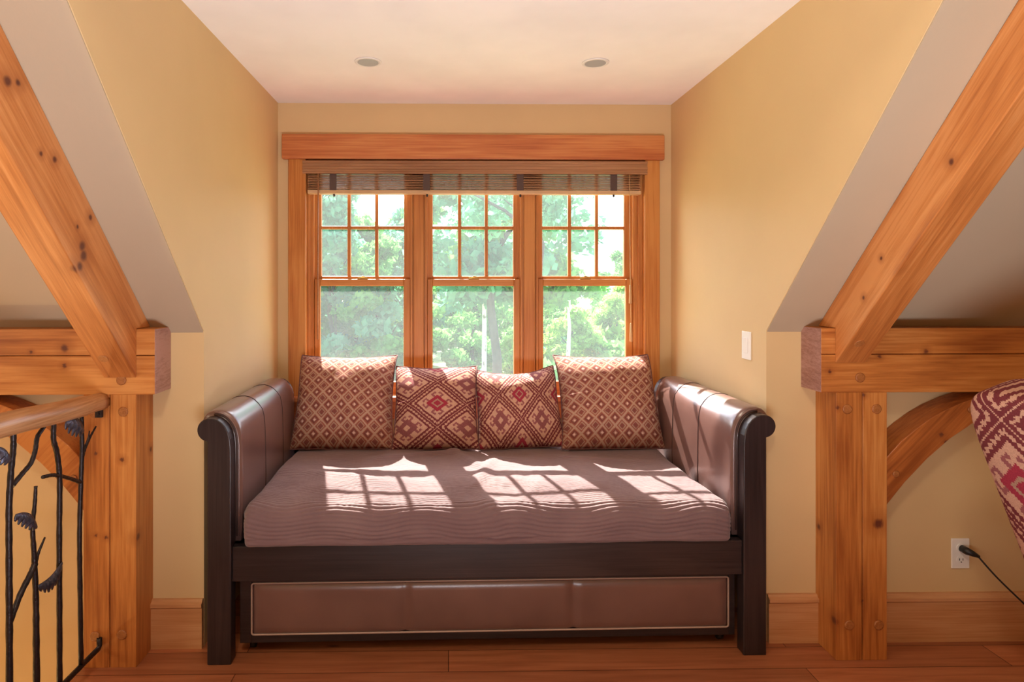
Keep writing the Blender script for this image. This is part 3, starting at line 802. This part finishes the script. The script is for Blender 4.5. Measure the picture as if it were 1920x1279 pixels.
def pillow(name, w, h, t, pattern, mat, base, lean, yaw, roll, seed, label, group, sag=0):
    n = 150
    e = np.linspace(-1, 1, n); u, v = np.meshgrid(e, e, indexing='ij')
    pin = .065
    X0 = w / 2 * u * (1 - pin * (1 - v ** 2)); Z0 = h / 2 * v * (1 - np.where(v > 0, pin, pin * .15) * (1 - u ** 2))
    body = np.clip((1 - np.abs(u) ** 2.1) * (1 - np.abs(v) ** 2.0), 0, 1) ** np.where(v > 0, .62, .5)
    pts = []
    cols = []
    for s_ in (-1, 1):
        fl = 1 + .22 * fbm(u * 1.7 + seed, v * 1.7, 2, seed)
        wr = .006 * fbm(u * 4.5 + seed, v * 5, 2, seed + 4)
        Y0 = s_ * (t / 2 * body * fl) + wr * body
        # rumple near the top corners
        Zz = Z0 - sag * (1 - u ** 2) * np.clip((v + .2) / 1.2, 0, 1) ** 2 + .004 * fbm(u * 4 + 3, v * 4 + seed, 2, seed + 8)
        pts.append(np.stack([X0, Y0 - .02 * (1 - v) ** 2 * .3 + .19 * np.clip(v - .40, 0, 1) ** 2, Zz], -1))
    um = (u[:-1, :-1] + u[1:, 1:]) / 2; vm = (v[:-1, :-1] + v[1:, 1:]) / 2
    C = pattern(um * w / 2, vm * h / 2)
    fr, bk = pts
    P = np.concatenate([fr, bk[::-1][1:]], 0)          # wraps over u = 1
    C2 = np.concatenate([C, C[::-1]], 0)
    ml = P.reshape(-1, 3)
    me = grid_mesh('cushion', P, C2)
    # weld the open rims
    bm = bmesh.new(); bm.from_mesh(me); bmesh.ops.remove_doubles(bm, verts=bm.verts[:], dist=1e-5); bmesh.ops.recalc_face_normals(bm, faces=bm.faces[:]); bm.to_mesh(me); bm.free()
    root = tag(empty(name, base), label, 'pillow', group)
    root.rotation_euler = Matrix.Rotation(yaw, 4, 'Z').__matmul__(Matrix.Rotation(lean, 4, 'X')).__matmul__(Matrix.Rotation(roll, 4, 'Y')).to_euler()
    zmin = P[..., 2].min()
    me.transform(Matrix.Translation((0, 0, h / 2)))
    cu = new_obj('cushion', me, mat, root)
    # welt along the rim
    rim = [fr[0, k] for k in range(0, n, 3)] + [fr[k, -1] for k in range(0, n, 3)] + [fr[-1, k] for k in range(n - 1, -1, -3)] + [fr[k, 0] for k in range(n - 1, -1, -3)]
    MB().tube([(p[0] * 1.004, p[1], p[2] * 1.004 + h / 2) for p in rim], .0042, 6, closed=True).build('welt', 'welt', root, local=True)
    return root
LA = lambda X, Z: lattice(X, Z, .0345, .0345)
PB = 3.185; PZ = .580
pillow('lattice_pillow', 0.52, .532, .30, LA, 'woven_lattice', (-.540, PB, PZ), -.46, .04, .01, 1, 'large brown diamond-lattice pillow beside the left arm', 'lattice pillows on the daybed')
pillow('lattice_pillow', 0.52, .532, .30, LA, 'woven_lattice', (.838, PB - .01, PZ), -.46, -.05, -.015, 5, 'large brown diamond-lattice pillow beside the right arm', 'lattice pillows on the daybed')
KI = lambda X, Z: kilim(X - .01, Z + .02, .160, .118)
KI2 = lambda X, Z: kilim(X + .005, Z - .035, .112, .135)
pillow('kilim_pillow', .44, .46, .25, KI, 'woven_kilim', (-.065, PB - .005, PZ), -.42, 0, .0, 9, 'red and tan kilim pillow with one whole diamond, left of centre', 'kilim pillows on the daybed')
pillow('kilim_pillow', .45, .45, .25, KI2, 'woven_kilim', (.375, PB + .02, PZ), -.41, .04, -.03, 14, 'slumped kilim pillow with zigzag lines, leaning by the right lattice pillow', 'kilim pillows on the daybed', sag=.03)

# ================================================================== CHAIR (mostly outside the frame)
ch = tag(empty('upholstered_chair', (2.05, 1.55, 0)), 'red and tan kilim-upholstered chair at the right edge of the picture', 'chair')
def chair_part(name, cx, cy, cz, hx, hy, hz, rotx, pat, exp=5, n=90):
    # soft box: cube sphere with superellipsoid rounding
    faces = []
    e = np.linspace(-1, 1, n); u, v = np.meshgrid(e, e, indexing='ij'); o1 = np.ones_like(u)
    for F in ((o1, u, v), (-o1, v, u), (v, o1, u), (u, -o1, v), (u, v, o1), (v, u, -o1)):
        p = np.stack(F, -1); k = (np.abs(p) ** exp).sum(-1) ** (-1 / exp); faces.append(p * k[..., None] * np.array([hx, hy, hz]))
    me_all = None; bm = bmesh.new()
    vs = []; fs = []; cs = []
    for P in faces:
        b0 = sum(len(q) for q in vs); vs.append(P.reshape(-1, 3)); idx = np.arange(n * n).reshape(n, n) + b0
        fs.append(np.stack([idx[:-1, :-1], idx[1:, :-1], idx[1:, 1:], idx[:-1, 1:]], -1).reshape(-1, 4))
        M = (P[:-1, :-1] + P[1:, 1:]) / 2
        cs.append(pat(M[..., 0], M[..., 1], M[..., 2]).reshape(-1, 3))
    V = np.concatenate(vs); Fq = np.concatenate(fs); C = np.concatenate(cs); k = len(Fq)
    me = bpy.data.meshes.new(name)
    me.from_pydata(V.tolist(), [], Fq.tolist())
    me.polygons.foreach_set('use_smooth', np.ones(k, bool))
    at = me.color_attributes.new('Col', 'FLOAT_COLOR', 'CORNER')
    at.data.foreach_set('color', np.repeat(np.concatenate([C, np.ones((k, 1))], 1), 4, 0).reshape(-1).astype(np.float32))
    bm = bmesh.new(); bm.from_mesh(me); bmesh.ops.remove_doubles(bm, verts=bm.verts[:], dist=1e-5); bmesh.ops.recalc_face_normals(bm, faces=bm.faces[:]); bm.to_mesh(me); bm.free()
    me.transform(Matrix.Translation((cx - 2.05, cy - 1.55, cz)).__matmul__(Matrix.Rotation(rotx, 4, 'Y')))
    return new_obj(name, me, 'woven_chair', ch)
CK = lambda x, y, z: kilim(y * 1.0 - .22 + (x - .0) * .4, z - .10, .25, .22)
chair_part('backrest', 1.805, 1.55, .755, .085, .40, .40, -.37, CK, 7, 110)
chair_part('seat', 2.22, 1.55, .40, .36, .36, .09, 0, lambda x, y, z: kilim(y, x, .19, .17), 8, 60)
for y in (1.19, 1.91):
    chair_part('armrest', 2.20, y - (.03 if y > 1.5 else -.03), .50, .33, .045, .13, 0, lambda x, y_, z: kilim(x, z, .19, .17), 7, 50)
for (x, y) in ((1.92, 1.22), (1.92, 1.86), (2.52, 1.22), (2.52, 1.86)):
    MB().tube([(x, y, 0), (x, y, .33)], [.018, .026], 12).build('leg', 'espresso_wood_up', ch)
pts = [(1.865 - 2.05, 1.55 - 1.55, .755)]
# ================================================================== OUTDOORS
GZ = -3.1
def terrain():
    n = 60; xs = np.linspace(-90, 90, n); ys = np.linspace(3.9, 140, n); X, Y = np.meshgrid(xs, ys, indexing='ij')
    Z = GZ + .5 * fbm(X * .05, Y * .05, 2, 2) + np.clip((Y - 30) * .012, 0, 3)
    return grid_mesh('ground', np.stack([X, Y, Z], -1))
g = new_obj('ground_outside', terrain(), 'grass'); struct(g)
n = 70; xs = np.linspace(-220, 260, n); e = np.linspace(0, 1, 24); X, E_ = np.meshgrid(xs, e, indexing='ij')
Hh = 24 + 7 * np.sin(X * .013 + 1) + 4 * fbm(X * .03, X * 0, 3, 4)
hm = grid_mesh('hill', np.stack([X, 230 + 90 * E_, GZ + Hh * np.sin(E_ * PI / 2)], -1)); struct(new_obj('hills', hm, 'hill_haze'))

def leaf_mesh(name, clumps, per, size, mat):
    C = []; 
    for (c, r) in clumps:
        d = rng.normal(size=(per, 3)); d /= np.linalg.norm(d, axis=1)[:, None]
        C.append(np.array(c) + d * (rng.random((per, 1)) ** .4) * np.array(r))
    C = np.concatenate(C); k = len(C)
    a = rng.normal(size=(k, 3)); a /= np.linalg.norm(a, axis=1)[:, None]
    b = rng.normal(size=(k, 3)); b -= a * (a * b).sum(1)[:, None]; b /= np.linalg.norm(b, axis=1)[:, None]
    s = size * (.6 + .8 * rng.random((k, 1)))
    V = np.stack([C - a * s, C + b * s * .55, C + a * s, C - b * s * .55], 1).reshape(-1, 3)
    me = bpy.data.meshes.new(name); me.vertices.add(4 * k); me.vertices.foreach_set('co', V.reshape(-1).astype(np.float32))
    me.loops.add(4 * k); me.loops.foreach_set('vertex_index', np.arange(4 * k, dtype=np.int32))
    me.polygons.add(k); me.polygons.foreach_set('loop_start', np.arange(0, 4 * k, 4, dtype=np.int32)); me.update(calc_edges=True)
    me.materials.append(MATS[mat]); return me
def trunk_mesh(h, r, bark, forks, seed):
    rr = random.Random(seed); b = MB(); j = .015 if 'birch' in bark else .06
    pts = [(rr.uniform(-j, j) * k, rr.uniform(-j, j) * k, h * k / 6) for k in range(7)]
    b.tube(pts, [r * (1 - .11 * k) for k in range(7)], 9)
    for (z0, dx, dy, dz, q) in forks:
        k = min(5, int(z0 / h * 6)); p = Vector(pts[k]); p.z = z0
        b.tube([p, p + Vector((dx * .4, dy * .4, dz * .5)), p + Vector((dx, dy, dz))], [r * q, r * q * .75, r * q * .3], 7)
    me = bpy.data.meshes.new('trunk'); me.from_pydata(b.v, [], b.f); me.polygons.foreach_set('use_smooth', b.sm); me.materials.append(MATS[bark]); return me
def crown(n, z0, z1, rad, cr, seed):
    rr = np.random.default_rng(seed); out = []
    for i in range(n):
        t = rr.random(); z = z0 + (z1 - z0) * t; ra = rad * math.sin(PI * (.18 + .75 * t)) * rr.random() ** .5; a = rr.random() * 2 * PI
        out.append(((ra * math.cos(a), ra * math.sin(a), z), (cr, cr, cr * .6)))
    return out
PROTO = []
for k, (mat, h, seed) in enumerate((('leaves_green', 8.5, 1), ('leaves_bright', 6.5, 2), ('leaves_cool', 9.5, 3))):
    forks = [(h * .35, 1.2, .3, 1.6, .5), (h * .45, -1.1, -.4, 1.8, .5), (h * .6, .4, 1.0, 1.5, .4), (h * .55, -.3, -1, 1.4, .4)]
    PROTO.append((leaf_mesh('foliage', crown(38, h * .22, h, h * .30, .75, seed), 170, .17, mat), trunk_mesh(h * .9, .13, 'bark_dark', forks, seed)))
SHRUB = [leaf_mesh('foliage', [((random.uniform(-.9, .9), random.uniform(-.7, .7), random.uniform(.3, 1.6)), (.55, .55, .45)) for _ in range(14)], 150, .13, m) for m in ('leaves_bright', 'leaves_green', 'leaves_cool')]
def ground_z(x, y): return GZ + max(0, (y - 30) * .012) - .15
def tree(name, x, y, fol, trk, s, rz, label, group):
    t = tag(empty(name, (x, y, ground_z(x, y)), rz), label, 'tree' if 'shrub' not in name else 'shrub', group); t.scale = (s, s, s)
    f = bpy.data.objects.new('foliage', fol); COL.objects.link(f); f.parent = t
    if trk is not None:
        q = bpy.data.objects.new('trunk', trk); COL.objects.link(q); q.parent = t
    return t
# singled-out trees
fo = leaf_mesh('foliage', crown(26, 4.8, 9.5, 2.0, .7, 31), 150, .15, 'leaves_green')
tree('birch_tree', 1.03, 18, fo, trunk_mesh(9, .085, 'bark_birch', [(5.5, .5, .2, 1.2, .4)], 41), 1, 0, 'white-barked birch seen through the middle window', 'birches outside')
tree('birch_tree', 3.45, 18, leaf_mesh('foliage', crown(12, 4.2, 5.5, 1.1, .5, 33), 130, .13, 'leaves_green'), trunk_mesh(5.2, .085, 'bark_birch', [(3.9, -.3, .2, .9, .4)], 43), 1, 2, 'white-barked birch seen through the right window', 'birches outside')
fo2 = leaf_mesh('foliage', crown(34, 4.3, 8.6, 2.4, .7, 37), 140, .15, 'leaves_cool')
tree('forked_tree', 1.32, 17, fo2, trunk_mesh(8, .165, 'bark_dark', [(5.3, 1.1, .1, 1.5, .55), (5.4, -.9, .1, 1.3, .4)], 47), 1, .0, 'dark forked tree trunk seen through the middle window', None)
bm_ = [((random.uniform(-1.1, 1.1), random.uniform(-.5, .5), 6.3 + random.uniform(-.25, .5)), (.4, .4, .25)) for _ in range(16)]
tree('maple_tree', .9, 10.5, leaf_mesh('foliage', [((c[0] - .1, c[1], c[2] - .55), r) for c, r in bm_] + crown(20, 6.3, 8.6, 1.8, .6, 51), 60, .09, 'leaves_cool'), trunk_mesh(8, .10, 'bark_dark', [(5.4, -1.5, .2, 1.0, .4), (5.5, -.6, .2, .6, .3)], 53), 1, 0, 'near tree whose twigs hang across the top of the middle window', None).location.x = 1.36
places = []
rr = random.Random(11)
for d, cnt in ((22, 9), (27, 10), (33, 12), (40, 13), (48, 13)):
    for i in range(cnt):
        u = -.46 + .98 * (i + rr.uniform(.1, .9)) / cnt
        places.append((u * d, d + rr.uniform(-2, 2), u))
for (x, y, u) in places:
    k = 2 if u < -.05 and rr.random() < .6 else (1 if u > .1 and rr.random() < .6 else 0)
    big = .92 if u < 0 else (.80 if u < .10 else .5 if u < .19 else .66)
    s = big * rr.uniform(.8, 1.05) * (y / 30) ** .35
    nm, lb = (('ash_tree', 'mid-green leafy tree in the woods beyond the windows'), ('aspen_tree', 'bright yellow-green tree in the woods beyond the windows'), ('maple_tree', 'bluish-green tree in the woods beyond the windows'))[k]
    tree(nm.replace('ash_tree', 'leafy_tree').replace('aspen_tree', 'light_green_tree').replace('maple_tree', 'blue_green_tree'), x, y, *PROTO[k], s, rr.uniform(0, 6.28), lb, ('mid-green woodland trees', 'bright woodland trees', 'bluish woodland trees')[k])
for i in range(34):
    d = rr.uniform(17, 34); u = -.45 + .95 * (i + rr.random()) / 34; k = rr.choice((0, 0, 1, 2)) if u > .05 else rr.choice((0, 1, 2, 2))
    lb = ('bright green shrub on the ground among the trees', 'mid-green shrub on the ground among the trees', 'bluish-green shrub on the ground among the trees')[k]
    tree('woodland_shrub', u * d, d, SHRUB[k], None, rr.uniform(.7, 1.5), rr.uniform(0, 6.28), lb, ('bright shrubs', 'mid-green shrubs', 'bluish shrubs')[k])

# ================================================================== LIGHT
SUN_E, SKY_S, ROOM_E, STAIR_E, UP_FILL_E = 15.0, .60, 24, 42, 64
sd = bpy.data.lights.new('sun', 'SUN'); sd.energy = SUN_E; sd.angle = math.radians(.53); sd.color = (1, .93, .82)
so = bpy.data.objects.new('sun', sd); COL.objects.link(so)
d = Vector((.217, -1, -1.030)).normalized(); so.rotation_euler = d.to_track_quat('-Z', 'Y').to_euler()
w = bpy.data.worlds.new('sky'); SC.world = w; w.use_nodes = True
nt_ = w.node_tree; bg = nt_.nodes['Background']
sk = nt_.nodes.new('ShaderNodeTexSky'); sk.sky_type = 'NISHITA'; sk.sun_disc = False
sk.sun_elevation = math.radians(45); sk.sun_rotation = math.radians(-12); sk.air_density = 1.0; sk.dust_density = 2.0
nt_.links.new(sk.outputs[0], bg.inputs[0]); bg.inputs[1].default_value = SKY_S
def area(name, loc, rot, sx, sy, e, col):
    a = bpy.data.lights.new(name, 'AREA'); a.shape = 'RECTANGLE'; a.size = sx; a.size_y = sy; a.energy = e; a.color = col
    o = bpy.data.objects.new(name, a); COL.objects.link(o); o.location = loc; o.rotation_euler = rot; return o
# lamps: one down in the stairwell, one on the left gable wall of the loft
def lamp(name, loc, e, col, r=.10):
    a = bpy.data.lights.new(name, 'POINT'); a.energy = e; a.color = col; a.shadow_soft_size = r
    o = bpy.data.objects.new(name, a); COL.objects.link(o); o.location = loc; return o
lamp('stairwell_lamp', (-3.2, 1.6, -1.5), STAIR_E, (1, .74, .34))
up = area('up_fill', (.15, -.35, .22), (PI - .08, 0, 0), 1.4, 1.4, UP_FILL_E, (.95, .95, 1)); up.data.shape = 'DISK'  # unseen fill, added to brighten the alcove ceiling from below
lamp('loft_fill', (-.3, -.6, 3.5), 55, (1, .86, .70), .2)  # unseen overhead fill, added to lift the floor and coverlet front
area('gable_wall_light', (XW0 + .02, -.2, 1.7), (0, -PI / 2, 0), 1.2, 1.2, ROOM_E, (1, .86, .62))
# portal for the sky through the dormer windows
pl = area('window_portal', (.155, 3.72, 1.45), (-PI / 2, 0, 0), 1.95, 1.35, 10, (1, 1, 1)); pl.data.cycles.is_portal = True

# ================================================================== CAMERA
cam = bpy.data.cameras.new('camera'); co = bpy.data.objects.new('camera', cam); COL.objects.link(co)
F, CX, CY, YAW = 1173.17, 860.31, 533.95, .0166
cam.sensor_fit = 'HORIZONTAL'; cam.sensor_width = 36; cam.lens = F * 36 / 1920
cam.shift_x = (960 - CX) / 1920; cam.shift_y = -(639.5 - CY) / 1920
cam.clip_start = .05; cam.clip_end = 600
co.location = (0, 0, 1.42); co.rotation_euler = (PI / 2, 0, -YAW)
SC.camera = co
SC.view_settings.view_transform = 'Standard'; SC.view_settings.look = 'None'
SC.view_settings.exposure = 0.75; SC.view_settings.gamma = 1; SC.view_settings.use_curve_mapping = False
SC.cycles.max_bounces = 10; SC.cycles.diffuse_bounces = 6; SC.cycles.transparent_max_bounces = 16
SC.cycles.sample_clamp_indirect = 6
